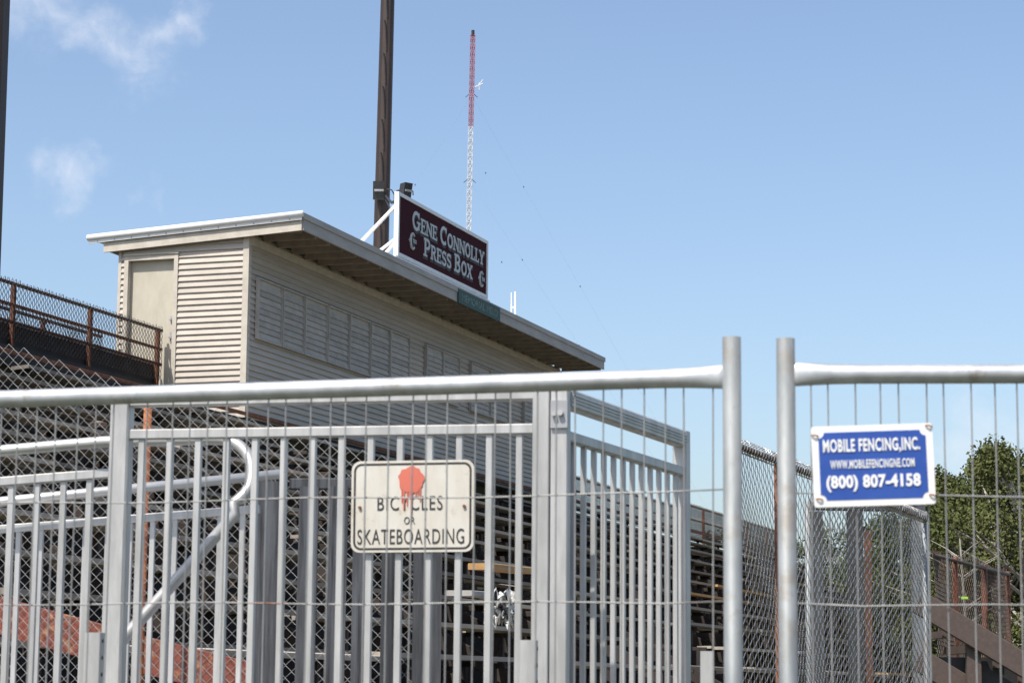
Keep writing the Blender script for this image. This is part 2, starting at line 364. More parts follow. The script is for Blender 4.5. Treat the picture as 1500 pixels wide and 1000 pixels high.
# serif stroke letters
def arc(cx, cz, rx, rz, a0, a1, n=12):
    return [(cx+rx*math.cos(R(a0+(a1-a0)*i/n)), cz+rz*math.sin(R(a0+(a1-a0)*i/n))) for i in range(n+1)]
def glyph(ch):
    """(advance, list of (polyline, thickness)) on a unit-high cell"""
    T, H, sf = .20, .13, .11
    def V(x): return [([(x,0),(x,1)],T)]
    def sr(x,z,l=.2): return [([(x-l,z),(x+l,z)],sf)]
    lo, hi = sf/2, 1-sf/2
    if ch == 'E': return .72, V(.18)+[([(.02,hi),(.64,hi)],sf+.02),([(.02,lo),(.66,lo)],sf+.02),([(.2,.52),(.5,.52)],sf),([(.62,hi+.05),(.62,.76)],.08),([(.64,lo-.05),(.64,.26)],.08),([(.5,.64),(.5,.4)],.07)]
    if ch == 'N': return .88, [([(.15,0),(.15,1)],.13),([(.74,0),(.74,1)],.13),([(.14,.96),(.75,.06)],.2)]+sr(.13,hi,.13)+sr(.15,lo,.16)+sr(.74,hi,.16)
    if ch == 'O': return .86, [(arc(.42,.5,.31,.44,0,360,20),.19)]
    if ch == 'C': return .82, [(arc(.44,.5,.33,.44,50,310,18),.19),([(.68,1.0),(.68,.68)],.1)]
    if ch == 'G': return .90, [(arc(.44,.5,.33,.44,50,320,18),.19),([(.70,1.0),(.70,.68)],.1),([(.70,.06),(.70,.46)],.17),([(.50,.45),(.86,.45)],.1)]
    if ch == 'L': return .66, V(.18)+sr(.18,hi,.18)+[([(.02,lo),(.6,lo)],sf+.02),([(.58,lo-.05),(.58,.30)],.09)]
    if ch == 'Y': return .80, [([(.4,0),(.4,.5)],.2),([(.4,.45),(.12,.97)],.19),([(.4,.45),(.68,.97)],.15)]+sr(.4,lo,.18)+sr(.13,hi,.15)+sr(.68,hi,.14)
    if ch == 'P': return .74, V(.18)+sr(.18,lo,.18)+[([(.02,hi),(.4,hi)],sf+.02),(arc(.38,.71,.23,.23,90,-90,10),.17),([(.2,.46),(.4,.46)],sf)]
    if ch == 'R': return .80, V(.18)+sr(.16,lo,.15)+[([(.02,hi),(.4,hi)],sf+.02),(arc(.38,.73,.21,.21,90,-90,10),.17),([(.2,.50),(.4,.50)],sf),([(.4,.5),(.66,.04)],.19),([(.58,lo),(.78,lo)],sf)]
    if ch == 'S': return .68, [(arc(.32,.73,.22,.21,40,250,12)+arc(.33,.27,.23,.21,70,-140,12),.18),([(.55,1.0),(.55,.74)],.08),([(.09,0),(.09,.26)],.08)]
    if ch == 'B': return .78, V(.18)+[([(.02,hi),(.4,hi)],sf+.02),([(.02,lo),(.4,lo)],sf+.02),(arc(.38,.74,.20,.2,90,-90,10),.17),(arc(.38,.27,.24,.21,90,-90,10),.18),([(.2,.52),(.4,.52)],sf)]
    if ch == 'X': return .84, [([(.14,.95),(.68,.05)],.2),([(.66,.95),(.16,.05)],.14)]+sr(.15,hi,.15)+sr(.66,hi,.14)+sr(.16,lo,.14)+sr(.68,lo,.15)
    return .38, []
def stroke_text(words, x0, x1, zc, big, small, parent, name):
    """words drawn with a larger first letter, fitted between x0 and x1"""
    items = []; x = 0
    for wi, wd in enumerate(words):
        if wi: x += .30*big
        for i, ch in enumerate(wd):
            h = big if i == 0 else small; adv, st = glyph(ch); items.append((x, h, st)); x += adv*h*1.0
    k = (x1-x0)/x
    for mt, grow, d0 in ((M_dkletter, .035, -.004), (M_letter, 0., -.014)):
        e = 0
        for gx, h, st in items:
            b = MB()
            for pl, th in st:
                th2 = th*h/2 + grow
                for (ax, az), (bx_, bz) in zip(pl[:-1], pl[1:]):
                    A = Vector((x0+(gx+ax*h)*k, zc-big/2+az*h)); B = Vector((x0+(gx+bx_*h)*k, zc-big/2+bz*h))
                    if (B-A).length < 1e-5: continue
                    d = (B-A).normalized(); nn = Vector((-d.y, d.x))*th2; ex = d*(.018*h if len(pl) > 2 else grow)
                    A2, B2 = A-ex, B+ex; y = d0 - e*.00004; e += 1
                    q = [A2+nn, A2-nn, B2-nn, B2+nn]
                    sh = .018 if grow else 0
                    b.add([(p.x+sh, y, p.y-sh) for p in q] + [(p.x+sh, .002, p.y-sh) for p in q], [(0,1,2,3),(4,7,6,5),(0,4,5,1),(1,5,6,2),(2,6,7,3),(3,7,4,0)])
            if st: build(b, 'letter' if not grow else 'letter_shadow', mt, parent)
sx_ = lambda px: t_at(px,1.0)-T0
stroke_text(['GENE','CONNOLLY'], sx_(600.5), sx_(707), .85, .36, .285, rs, 'lettering')
stroke_text(['PRESS','BOX'], sx_(618), sx_(690), .43, .36, .285, rs, 'lettering')
for ex, ez in ((sx_(601.5),.42),(sx_(703.5),.36)):
    b = MB(); pts = arc(0,0,.11,.15,48,312,18)
    b.tube([(x,-.012,zz) for x,zz in pts], .024, 6)
    b.prism([(-.18,0),(-.14,.04),(-.14,-.04)], -.02, 0)
    em = build(b, 'emblem', M_letter, rs, loc=(ex,0,ez))
    b = MB(); b.prism(arc(.02,0,.11,.14,0,360,18)[:-1], -.010, -.001); build(b, 'emblem_ground', M_dkletter, em)
    text('TIDE', .20, .075, M_letter, .02, 1, em, (.035,-.04,0))
# faded green name board on the fascia
Tg0, Tg1 = t_at(668,1.05), t_at(729,1.05); GW = Tg1-Tg0
gs = local_sign('name_board', 'narrow green board with faded lettering fixed to the roof fascia', 'sign', 1.09, Tg0, 9.30)
b = MB(); b.box(0,GW,-.012,.022,0,.29); build(b, 'board', M_green, gs)
text('MEMORIAL FIELD', GW*.86, .15, M_greenl, .0, 1, gs, (GW*.5,-.014,.145))
# whip antenna on the roof
pa = pix(749, 452, 51.5)
an = thing('roof_antenna', 'small white panel antenna on a thin mast above the far roof', 'antenna', (pa.x,pa.y,9.5))
b = MB(); b.tube([(0,0,-.08),(0,0,.98)], .013, 8); build(b, 'mast', M_white, an)
b = MB(); b.tube([(.09,0,.40),(.09,0,1.0)], .024, 8); b.box(0,.09,-.01,.01,.62,.66); build(b, 'antenna_panel', M_signwhite, an)
b = MB(); b.tube([(.09,0,.40),(.08,0,.30),(.04,0,.26),(.0,0,.28)], .008, 6); build(b, 'cable', M_black, an)

# ---------------------------------------------------------------- light poles
def lightpole(name, label, px, py, Y, r, H, lean=0):
    p = pix(px, py, Y); lp = thing(name, label, 'light pole', (p.x,p.y,0), (0,lean,0), None)
    b = MB(); n = 12; b.tube([(0,0,-.2),(0,0,H)], [r*1.12,r*.72], n); build(b, 'shaft', M_brown, lp)
    for k in range(14):
        z = 8+k*.82
        if z > H-1: break
        b = MB(); rr = r*(1.12-.40*z/H)
        b.tube([(-rr*.25,-rr*.95,z+.5),(-rr*.3,-rr*1.25,z+.5),(-rr*.1,-rr*1.2,z+.3),(.1*rr,-rr*1.02,z-.25)], .014, 5); build(b, 'step_bolt', M_black, lp)
    return lp
lp = lightpole('light_pole', 'tall dark brown steel pole rising behind the press box', 551, 360, 54, .20, 26, R(.55))
lightpole('light_pole', 'dark pole cut off by the left edge of the photo', -27, 120, 30, .36, 24, 0)
def speaker(px, py, Y, label, rz, k=1):
    p = pix(px, py, Y); sp = thing('loudspeaker', label, 'loudspeaker', p, (R(12),0,rz), 'loudspeakers beside the roof sign'); sp.scale = (k,k,k)
    b = MB(); b.add([(-.16,-.1,-.26),(.16,-.1,-.26),(.12,.22,-.2),(-.12,.22,-.2),(-.16,-.1,.26),(.16,-.1,.26),(.12,.22,.2),(-.12,.22,.2)],
          [(0,3,2,1),(4,5,6,7),(0,1,5,4),(1,2,6,5),(2,3,7,6),(3,0,4,7)]); build(b, 'cabinet', M_black, sp)
    b = MB(); b.bar((-.12,-.13,-.0),(.14,-.13,-.0),.05,.06); build(b, 'bracket', M_alud, sp)
    b = MB(); b.tube([(.1,.1,.05),(.35,.1,.02),(.42,.15,-.1)], .02, 6); b.bar((0,.2,0),(0,.5,-.05),.06,.06); build(b, 'mounting_arm', M_black, sp)
speaker(555, 279, 53.6, 'black loudspeaker strapped to the brown pole', 0, .85)
speaker(595, 279, 44.6, 'black loudspeaker peeking over the top corner of the maroon sign', R(40), .6)
b = MB(); a0 = pix(565,287,53.6); a1 = pix(584,292,47.2)
b.tube([a0, (a0+a1)/2-Vector((0,0,.12)), a1], .03, 6); b.tube([a0-Vector((0,0,.1)), (a0+a1)/2-Vector((0,0,.3)), a1-Vector((0,0,.1))], .02, 6)
b.box(a1.x-.1,a1.x+.1,a1.y-.1,a1.y+.1,a1.z-.25,a1.z+.1)
tag(build(b, 'cable_bundle', M_black), 'black cables slung between the brown pole and the maroon sign', 'cable')

# ---------------------------------------------------------------- radio tower
TY = 300; tb = pix(680, 325, TY); tt = pix(686, 52, TY)
rt = thing('radio_tower', 'thin red and white guyed lattice mast far behind the press box', 'radio tower', (tb.x,tb.y,0), (0, math.atan2(tt.x-tb.x, tt.z-tb.z), 0))
HT = tt.z; zred = pix(687,186,TY).z
def lattice(z0, z1, mt, nm):
    A, B = [], []; w2 = .31; c = [(-w2,-w2*.58),(w2,-w2*.58),(0,w2*1.15)]; st = 1.0
    z = z0
    while z < z1-.01:
        ze = min(z+st, z1)
        for i in range(3):
            x, y = c[i]; x2, y2 = c[(i+1)%3]
            A.append((x,y,z)); B.append((x,y,ze)); A.append((x,y,z)); B.append((x2,y2,ze)); A.append((x,y,ze)); B.append((x2,y2,ze)); A.append((x2,y2,z)); B.append((x,y,ze))
        z = ze
    link(nm, segmesh(nm, A, B, .03, mt, 4), rt)
lattice(zred, HT, M_towerr, 'red_section'); lattice(zred-28, zred, M_towerw, 'white_section'); lattice(0, zred-28, M_towerr, 'red_section')
b = MB(); b.tube([(0,0,HT),(0,0,HT+.7)], .22, 8); build(b, 'beacon', M_black, rt)
za = pix(690,122,TY).z
b = MB(); b.bar((.3,0,za-.6),(1.5,0,za),.12,.12); b.bar((.9,0,za-.2),(1.5,0,za+.5),.1,.1); b.bar((1.0,0,za+.1),(1.0,0,za-.9),.08,.08); build(b, 'side_antenna', M_white, rt)
for zz in (pix(688,140,TY).z, pix(685,265,TY).z):
    b = MB(); b.bar((-.3,0,zz+.2),(-.8,0,zz-.25),.08,.08); b.bar((.3,0,zz+.2),(.8,0,zz-.25),.08,.08); build(b, 'guy_bracket', M_black, rt)
    for gx, gy in ((-45,-10),(45,-10),(14,-60)):
        e = Vector((gx,gy,0)); s0 = Vector((0,0,zz))
        link('guy_wire', segmesh('guy_wire', [s0], [e], .007, M_guy), rt)
        for q in (.16,.33,.5):
            p = s0.lerp(e,q); b = MB(); b.tube([p-Vector((0,0,.1)),p+Vector((0,0,.1))], .06, 6); build(b, 'insulator', M_black, rt)

# ---------------------------------------------------------------- bleachers
TA, TB = -26.0, 46.0; NROW = 12; RUN, RISE = .78, .40; Z0 = 5.98
bl = thing('bleachers', 'long weathered wooden bleachers climbing to the press box', 'bleachers', O, ROTZ)
PL = 6.0; npl = int(round((TB-TA)/PL))
b = MB(); b.box(-.14,.14,.01,PL-.015,-.05,0); pm = b.mesh('seat_plank', M_plank)
b = MB(); b.box(-.13,.13,.01,PL-.015,-.045,0); fm = b.mesh('foot_plank', M_plank)
b = MB(); b.box(-.14,.14,.01,PL-.015,-.05,0); pw = b.mesh('seat_plank', M_plankw)
for r_ in range(NROW):
    n = .35 + r_*RUN; zt = Z0 - r_*RISE
    for k in range(npl):
        if random.random() < .05: continue
        new = random.random() < .035
        rr = (random.uniform(-.004,.004), random.uniform(-.10,.10), random.uniform(-.006,.006))
        link('seat_plank', pw if new else pm, bl, (n+random.uniform(-.03,.03), TA+k*PL, zt+random.uniform(-.025,.025)), rr)
        if random.random() < .93:
            link('foot_plank', fm, bl, (n+.42+random.uniform(-.03,.03), TA+k*PL+random.uniform(-.3,.3), zt-.38+random.uniform(-.025,.02)), (random.uniform(-.004,.004), random.uniform(-.08,.08), 0))
b = MB()
for r_ in range(NROW, 15):
    n = .35+r_*RUN; zt = Z0-r_*RISE; b.box(n-.14,n+.14,TA,TB,zt-.05,zt); b.box(n+.3,n+.56,TA,TB,zt-.42,zt-.375)
lo = build(b, 'lower_rows', M_plank, bl); lo['kind'] = 'stuff'
b = MB(); b.bar((-.05,0,5.62),(11.9,0,-.5+.0),.08,.22)
for r_ in range(15):
    n = .35+r_*RUN; zt = Z0-r_*RISE; b.bar((n,0,max(zt-.45-.05*0,0)),(n,0,zt-.055),.06,.07); b.bar((n-.1,0,zt-.085),(n+.14,0,zt-.085),.05,.06)
    b.bar((n+.1,0,zt-.46),(n+.56,0,zt-.46),.06,.08)
for n in (0.1,3.2,6.4): b.bar((n,0,-.1),(n,0,5.55-n*.51),.1,.1)
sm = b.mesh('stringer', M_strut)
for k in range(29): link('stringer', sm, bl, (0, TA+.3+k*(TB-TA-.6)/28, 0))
b = MB(); L = 2.0; b.box(-.03,0,.004,L-.004,0,5.88); bm_ = b.mesh('shade_backing', M_dark)  # dark backing added so the gaps under the seats read as shade
for k in range(36): link('shade_backing', bm_, bl, (-.28, TA+k*L, 0))
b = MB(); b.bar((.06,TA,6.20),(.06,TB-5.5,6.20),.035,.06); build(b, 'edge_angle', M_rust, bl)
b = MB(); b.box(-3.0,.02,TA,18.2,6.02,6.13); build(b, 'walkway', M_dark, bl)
b = MB(); b.bar((-2.7,0,-.1),(-2.7,0,6.03),.14,.14); rpm = b.mesh('rear_post', M_strut)
for k in range(16): link('rear_post', rpm, bl, (0, TA+.5+k*2.9, 0))
# a raised walkway kerb and guard railings
def guard(name, label, n, t0, t1, z0, z1, posts, mt_post, kick, group, a=.055):
    gr = thing(name, label, 'railing', S(n,t0,z0), (0,0,math.pi/2-ANG), group); L = t1-t0; H = z1-z0
    for x in posts:
        b = MB(); b.bar((x,0,-.08),(x,0,H),.07,.07); build(b, 'post', mt_post, gr)
    for zz in (H-.02, H*.62, H*.33):
        b = MB(); b.bar((0,-.045,zz),(L,-.045,zz),.045,.05); build(b, 'rail', M_rust if zz < H*.9 else M_darkmesh, gr)
    A, B = chain_link(L, .0, H+.03, a, .0075)
    link('wire_mesh', segmesh('wire_mesh', A+np.array([[0,-.085,0]]), B+np.array([[0,-.085,0]]), .0065, M_darkmesh), gr)
    if kick:
        b = MB(); b.box(0,L,.05,.08,-.1,.30); build(b, 'kick_board', M_dark, gr)
    return gr
ng = -1.64
guard('walkway_railing', 'rusty railing with dark wire mesh leading up to the press box door', ng, -15, -.05, 6.80, 7.72, [.1,2.6,5.1,7.6,10.1,12.5,14.88], M_rust, True, 'guard railings on the bleachers')
guard('walkway_railing', 'rear rusty railing seen through the mesh left of the door', -2.75, -15, -.2, 6.80, 7.64, [.4,2.9,5.4,7.9,10.4,12.9], M_rust, False, 'guard railings on the bleachers')
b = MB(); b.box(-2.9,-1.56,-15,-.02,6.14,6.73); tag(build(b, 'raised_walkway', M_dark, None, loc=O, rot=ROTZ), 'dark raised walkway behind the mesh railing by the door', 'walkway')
guard('top_railing', 'rusty mesh railing along the bleacher top beyond the press box', -.1, 18.3, 29.8, 5.9, 6.82, [.1,1.9,3.8,5.7,7.6,9.5,11.3], M_rust, False, 'guard railings on the bleachers', .05)
guard('top_railing', 'taller orange rusty railing at the far end of the bleacher top', -.1, 30.3, 46, 5.9, 7.0, [.06,2.6,5.6,8.6,11.6,15.4], M_rustor, False, 'guard railings on the bleachers', .05)
# debris on the rows
def blob(name, label, px, py, Y, sx, sz, mt, cat):
    p = pix(px,py,Y); n = 14; v = []; f = []
    for i in range(n):
        for j in range(n):
            u, w_ = i/(n-1)-.5, j/(n-1)-.5
            k = 1+.35*math.sin(i*2.1+j)+random.uniform(-.15,.15)
            v.append((u*sx*(1+.2*math.sin(j*1.3)), random.uniform(-.07,.07)+.1*math.sin(i*1.1)*math.cos(j*.9), w_*sz*k*.8))
    f = [(i*n+j,(i+1)*n+j,(i+1)*n+j+1,i*n+j+1) for i in range(n-1) for j in range(n-1) if random.random() > .06]
    b = MB(); b.add(v, f); o = build(b, name, mt, loc=p); md = o.modifiers.new('s','SOLIDIFY'); md.thickness = .01
    return tag(o, label, cat)
blob('plastic_sheet', 'torn white plastic sheet caught in the bleacher rows beside the gate sign', 733, 890, 21, .24, .34, M_tarp, 'debris')
p = pix(672,868,21); q = pix(738,873,22.5); b = MB(); b.bar(p,q,.25,.05); tag(build(b,'loose_board',M_fascia), 'pale loose board lying above the torn plastic sheet', 'board')
p = pix(704,829,25); q = pix(772,836,28); b = MB(); b.bar(p,q,.28,.07); tag(build(b,'timber_board',M_plankw), 'fresh orange timber board among the grey bleacher planks', 'board')

# ---------------------------------------------------------------- chain-link fences
def XY(px, Y): u = pix(px,1000,Y); return Vector((u.x,Y))
def clfence(name, label, A, B, H, posts, mt_post, r=.0022, top=None, group='chain link fences', bow=.6, mt=None, a=.036, ztop=None, curls=False, bz=1.):
    A = Vector((A[0],A[1],0)); B = Vector((B[0],B[1],0)); L = (B-A).length; rz = math.atan2((B-A).y,(B-A).x)
    fe = thing(name, label, 'fence', A, (0,0,rz), group)
    SA, SB = chain_link(L, .04, H, a, r, bow, bz)
    zt = ztop or (lambda x: H)
    if ztop:
        lim = np.array([zt(x) for x in SA[:,0]]); kp = (SA[:,2]+SB[:,2])/2 < lim; SA, SB = SA[kp], SB[kp]
    link('wire_mesh', segmesh('wire_mesh', SA, SB, r, mt or M_wire), fe)
    for x, pr, mp in posts:
        b = MB(); b.tube([(x,.045,-.1),(x,.045,zt(x)-.02)], pr, 10); build(b, 'post', mp, fe, True)
    if top:
        b = MB(); b.tube([(0,.03,zt(0)-.06),(L,.03,zt(L)-.06)], top, 8); build(b, 'top_rail', M_darkmesh if curls else mt_post, fe, True)
    if curls:
        A_, B_ = [], []
        for k in range(int(L/.048)):
            x = k*.048+.02; zc = zt(x)-.055; pv = None
            for q in range(9):
                an = R(-70+q*42); pnt = (x+.004*q+random.uniform(-.003,.003), .03-.034*math.cos(an)*1.0, zc+.042*math.sin(an))
                if pv: A_.append(pv); B_.append(pnt)
                pv = pnt
        link('curled_ties', segmesh('curled_ties', A_, B_, .0032, mt or M_link, 4), fe)['kind'] = 'stuff'
    return fe
fa = XY(-190,12.9); fb = XY(612,10.75); FL = (fb-fa).length
def xpost(px):
    u = (px-750)/F/math.cos(PITCH); d = (fb-fa).normalized(); return (u*fa.y-fa.x)/(d.x-u*d.y)
def ztop_l(x):
    f_ = x/FL; Yh = fa.y+(fb.y-fa.y)*f_; px = -190+802*f_*Yh**0/1.0
    return pix(px, 500+px*.302, Yh).z
clfence('chain_link_fence', 'raked chain link fence at left with an orange rusty post', fa, fb, 3.9,
        [(xpost(211),.021,M_rustor),(FL-.03,.025,M_galvpost),(.05,.03,M_galvpost)], M_rust, .0015, None, mt=M_wire, ztop=ztop_l, bow=.8, a=.039, bz=.78)
ra = pix(1076,633,13.4); rb = pix(1363,748,17.2)
rfL = (Vector((rb.x,rb.y))-Vector((ra.x,ra.y))).length
clfence('chain_link_fence', 'chain link fence with curled wire top behind the blue fencing sign', ra, rb, 3.12,
        [(.86,.013,M_rust),(rfL-.02,.022,M_galvpost)], M_galvpost, .0032, .021, bow=2.6, mt=M_link, curls=True, a=.046, bz=.85,
        ztop=lambda x: pix(1076,633,13.4).z + (pix(1363,748,17.2).z-pix(1076,633,13.4).z)*x/rfL)
qa = pix(1186,742,17.0); qb = pix(1366,748,18.6); qL = (Vector((qb.x,qb.y))-Vector((qa.x,qa.y))).length
clfence('chain_link_fence', 'second layer of chain link standing just behind the curled fence', qa, qb, pix(1280,742,17.8).z,
        [(.05,.025,M_galvpost),(qL-.05,.025,M_galvpost)], M_galvpost, .0028, None, bow=2.6, mt=M_link, a=.046, bz=.85)
r2a = pix(1366,800,23.5); r2b = pix(1482,830,27.7); r2L = (Vector((r2b.x,r2b.y))-Vector((r2a.x,r2a.y))).length
clfence('chain_link_fence', 'far brownish chain link fence with rusty posts under the trees', r2a, r2b, 3.1,
        [(1.35,.032,M_rust),(3.0,.036,M_rust),(r2L-.05,.03,M_rust)], M_darkmesh, .004, .02, mt=M_darkmesh, a=.045, bow=1.6)
b = MB(); p = pix(1413,875,24.5); b.box(-.035,.035,-.01,.01,-.012,.012); tag(build(b,'plastic_scrap',M_lime,loc=p),'lime green plastic scrap caught in the far chain link fence','scrap')
# timber frame behind the right fence
tf = thing('timber_stand', 'grey timber posts under a beam standing behind the curled chain link', 'timber posts', (0,0,0))
for px, wd in ((1196,.11),(1253,.13),(1347,.13)):
    p = pix(px,742,20.5); b = MB(); b.box(p.x-wd/2,p.x+wd/2,20.5,20.62,0,pix(px,748,20.5).z); build(b,'post',M_wood if px<1300 else M_galvpost,tf)
p = pix(1188,745,20.5); q = pix(1356,748,20.5); b = MB(); b.bar((p.x,20.56,p.z+.03),(q.x,20.56,q.z+.03),.1,.07); build(b,'top_beam',M_wood,tf)
p = pix(1271,800,22); b = MB(); b.box(p.x-.03,p.x+.03,21.97,22.03,0,pix(1271,776,22).z); tag(build(b,'rusty_post',M_rust),'short orange rusty post behind the timber frame','post')

# ---------------------------------------------------------------- brown ramp at lower right
rp = thing('ramp_stringer', 'dark brown sloping ramp side below the far chain link fence', 'ramp', (0,0,0))
for yy, dy in ((19.6,0),(20.9,0),(19.75,84)):
    p = pix(1345,881+dy,yy); q = pix(1656,1067+dy,yy); b = MB(); b.bar((p.x,yy,p.z),(q.x,yy,q.z),.06,.20); build(b,'side_board',M_rampb,rp)
for k in range(1,9):
    p = pix(1356,900,19.6).lerp(pix(1656,1080,19.6),k/8); b = MB(); b.box(p.x-.04,p.x+.04,19.79,20.86,p.z-.06,p.z); build(b,'deck_joist',M_rampb,rp)
for px in (1424,1600):
    p = pix(px,900,19.68); b = MB(); b.box(p.x-.06,p.x+.06,19.635,19.71,0,pix(px,927+(px-1420)*.6,19.68).z); build(b,'post',M_rampb,rp)
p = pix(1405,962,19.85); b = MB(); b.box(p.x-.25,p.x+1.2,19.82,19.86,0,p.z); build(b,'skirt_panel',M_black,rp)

# ---------------------------------------------------------------- aluminium gate and railings
def XY(px, Y): u = pix(px,1000-0,Y); return Vector((u.x,Y))
gA = XY(166,7.75); gB = XY(792,7.45); wB = XY(999,8.72)
def railpanel(name, label, A, B, zt, z2, zb, npk, pk=.0215, slope=0., capw=.05, caph=.035, posts=(), double_rail=False):
    """picket panel from A to B (plan), top cap at zt, second rail z2, bottom rail zb; slope = rise per metre"""
    L = (B-A).length; rz = math.atan2((B-A).y,(B-A).x)
    r = thing(name, label, 'railing', (A.x,A.y,0), (0,0,rz), 'aluminium ramp railings')
    dz = slope*L
    if zt:
        b = MB(); b.bar((0,0,zt),(L,0,zt+dz),capw,caph)
        if double_rail:
            for k in (-1,0,1): b.bar((0.002,-capw/2-.001,zt+k*.011),(L-.002,-capw/2-.001,zt+dz+k*.011),.006,.005)
        build(b,'top_rail',M_alu,r)
    b = MB(); b.bar((0,0,z2),(L,0,z2+dz),.038,.034); build(b,'upper_rail',M_alu,r)
    b = MB(); b.bar((0,0,zb),(L,0,zb+dz),.038,.034); build(b,'bottom_rail',M_alu,r)
    b = MB(); b.bar((0,0,zb+.017),(0,0,z2-.017),pk,pk,ch=.08); me = b.mesh('picket',M_alu)
    for k in range(npk):
        x = L*(k+.75)/(npk+.5); link('picket', me, r, (x,0,slope*x), (0,0,random.uniform(-.02,.02)))
    for x, wd, z0, z1 in posts:
        b = MB(); b.bar((x,0,z0),(x,0,z1),wd,wd,ch=.06); build(b,'post',M_alu,r)
    return r
Lg = (gB-gA).length
gate = railpanel('picket_gate', 'aluminium picket railing panel carrying the white bicycles sign', gA, gB, 2.632, 2.520, 1.58, 14,
                 posts=[(0,.064,0,2.64),(Lg+.0,.056,0,2.652)])
b = MB(); b.bar((Lg+.058,.01,0),(Lg+.058,.01,2.655),.058,.058,ch=.06); build(b,'hinge_post',M_alu,gate)
b = MB(); b.box(Lg+.032,Lg+.088,-.030,-.019,2.52,2.61); build(b,'hinge_plate',M_alud,gate)
b = MB(); b.tube([(Lg+.045,-.045,2.565),(Lg+.045,-.028,2.565)],.008,8); b.tube([(Lg+.066,-.045,2.568),(Lg+.066,-.028,2.568)],.010,8); build(b,'bolt',M_pipe,gate)
wA = Vector((gB.x+.075, gB.y+.03)); Lw = (wB-wA).length
railpanel('picket_railing', 'aluminium picket railing wing receding right from the gate corner post', wA, wB, 2.625, 2.500, 1.58, 12, pk=.0175, caph=.062, double_rail=True,
          posts=[(Lw,.055,0,2.655)])
# low bracket posts in front
def stub(px, py, Y, wd, label):
    p = pix(px,py,Y); s = thing('bracket_post', label, 'post', (p.x,Y,0), (0,0,R(-6)), 'short square posts before the railing')
    b = MB(); b.bar((0,0,0),(0,0,p.z),wd,wd,ch=.05); build(b,'tube',M_alu,s)
    for k in range(3):
        b = MB(); zz = p.z-.025-k*.05; b.tube([(wd/2-.002,0,zz),(wd/2+.002,0,zz)],.006,8); build(b,'bolt_hole',M_black,s)
stub(139,926,7.0,.05,'short square aluminium post with bolt holes at the left gate post')
stub(775,937,7.0,.05,'short square aluminium post before the gate corner post')
stub(1036,953,7.6,.045,'short square aluminium post beside the round fence upright')
# ramp railings behind left
rA = XY(-330,8.35); rB = XY(150,8.3)
railpanel('ramp_railing', 'near picket railing of the ramp left of the gate post', rA, rB, None, pix(150,693,8.3).z-.083*(rB-rA).length, 1.55-.083*(rB-rA).length, 12, slope=.083, posts=[(0,.05,0,2.35)])
cA = XY(-300,9.85); cB = XY(374,9.75)
railpanel('ramp_railing', 'far picket railing of the ramp behind the gate', cA, cB, None, pix(374,745,9.75).z-.083*(cB-cA).length, 1.52-.083*(cB-cA).length, 20, slope=.083, posts=[(0,.05,0,2.2)])
# pipe handrails
hr = thing('pipe_handrail', 'bright bent pipe handrail looping behind the left gate post', 'handrail', (0,0,0))
pts = [pix(-300,690,8.4),pix(0,660,8.3),pix(150,647,8.25),pix(300,643,8.15)]
for a in range(0,13):
    an = R(90-a*13); pts.append(pix(322+48*math.cos(an), 692-49*math.sin(an)+ (0), 8.12-.01*a))
pts += [pix(345,752,8.0), pix(262,845,8.0), pix(185,930,7.98), pix(165,958,7.98)]
e = pts[-1]; pts += [Vector((e.x-.03,e.y,e.z-.06)), Vector((e.x-.03,e.y,0))]
b = MB(); b.tube(pts,.021,12); build(b,'pipe',M_pipe,hr,True)
e = pts[0]; b = MB(); b.tube([(e.x,e.y,0),(e.x,e.y,e.z)],.021,10); build(b,'post',M_pipe,hr,True)
h2 = thing('pipe_handrail', 'straight lower pipe handrail fixed along the far ramp railing', 'handrail', (0,0,0))
p = pix(-300,764,9.75); q = pix(412,694,9.65); b = MB(); b.tube([p,q],.021,12); build(b,'pipe',M_pipe,h2,True)
for k in (.02,.34):
    e = p.lerp(q,k); b = MB(); b.tube([(e.x,e.y,0),(e.x,e.y,e.z-.01)],.015,8); build(b,'post',M_alu,h2,True)
# landing and ramp decks
dk = thing('ramp_deck', 'aluminium ramp deck and landing under the picket railings', 'ramp', (0,0,0))
b = MB(); b.box(-1.45,.22,7.6,9.9,1.42,1.50); build(b,'landing',M_alud,dk)
b = MB(); b.add([(-4.3,8.3,1.18),(-1.46,8.3,1.42),(-1.46,9.85,1.42),(-4.3,9.85,1.18),(-4.3,8.3,1.26),(-1.46,8.3,1.495),(-1.46,9.85,1.495),(-4.3,9.85,1.26)],[(0,3,2,1),(4,5,6,7),(0,1,5,4),(1,2,6,5),(2,3,7,6),(3,0,4,7)]); build(b,'ramp_surface',M_alud,dk)
for x in (-4.1,-2.8,-1.4,.1):
    for y in (8.4,9.75):
        b = MB(); b.bar((x,y,0),(x,y,1.43 if x > -1.5 else 1.40+.084*(x+1.46)),.05,.05); build(b,'leg',M_alud,dk)

# weathered plank fence behind the gate
pf = thing('plank_fence', 'dark weathered grey plank fence behind the picket gate', 'fence', (0,0,0))
for px, wpx, py in ((392,44,704),(450,28,712),(493,27,712),(533,28,714),(576,30,712),(628,42,712)):
    p = pix(px,py,10.3); hw = wpx*10.3/F/2; b = MB(); b.box(-hw,hw,0,.03,0,p.z); build(b,'plank',M_wood,pf,loc=(p.x,10.3+random.uniform(-.01,.01),0),rot=(random.uniform(-.006,.006),random.uniform(-.006,.006),random.uniform(-.04,.04)))
p = pix(424,708,10.36); q = pix(600,708,10.36); b = MB(); b.bar((p.x,10.38,p.z),(q.x,10.38,q.z),.04,.05); build(b,'rail',M_wood,pf)
b = MB(); b.bar((p.x-.15,10.38,1.0),(q.x+.2,10.38,1.0),.04,.08); build(b,'rail',M_wood,pf)
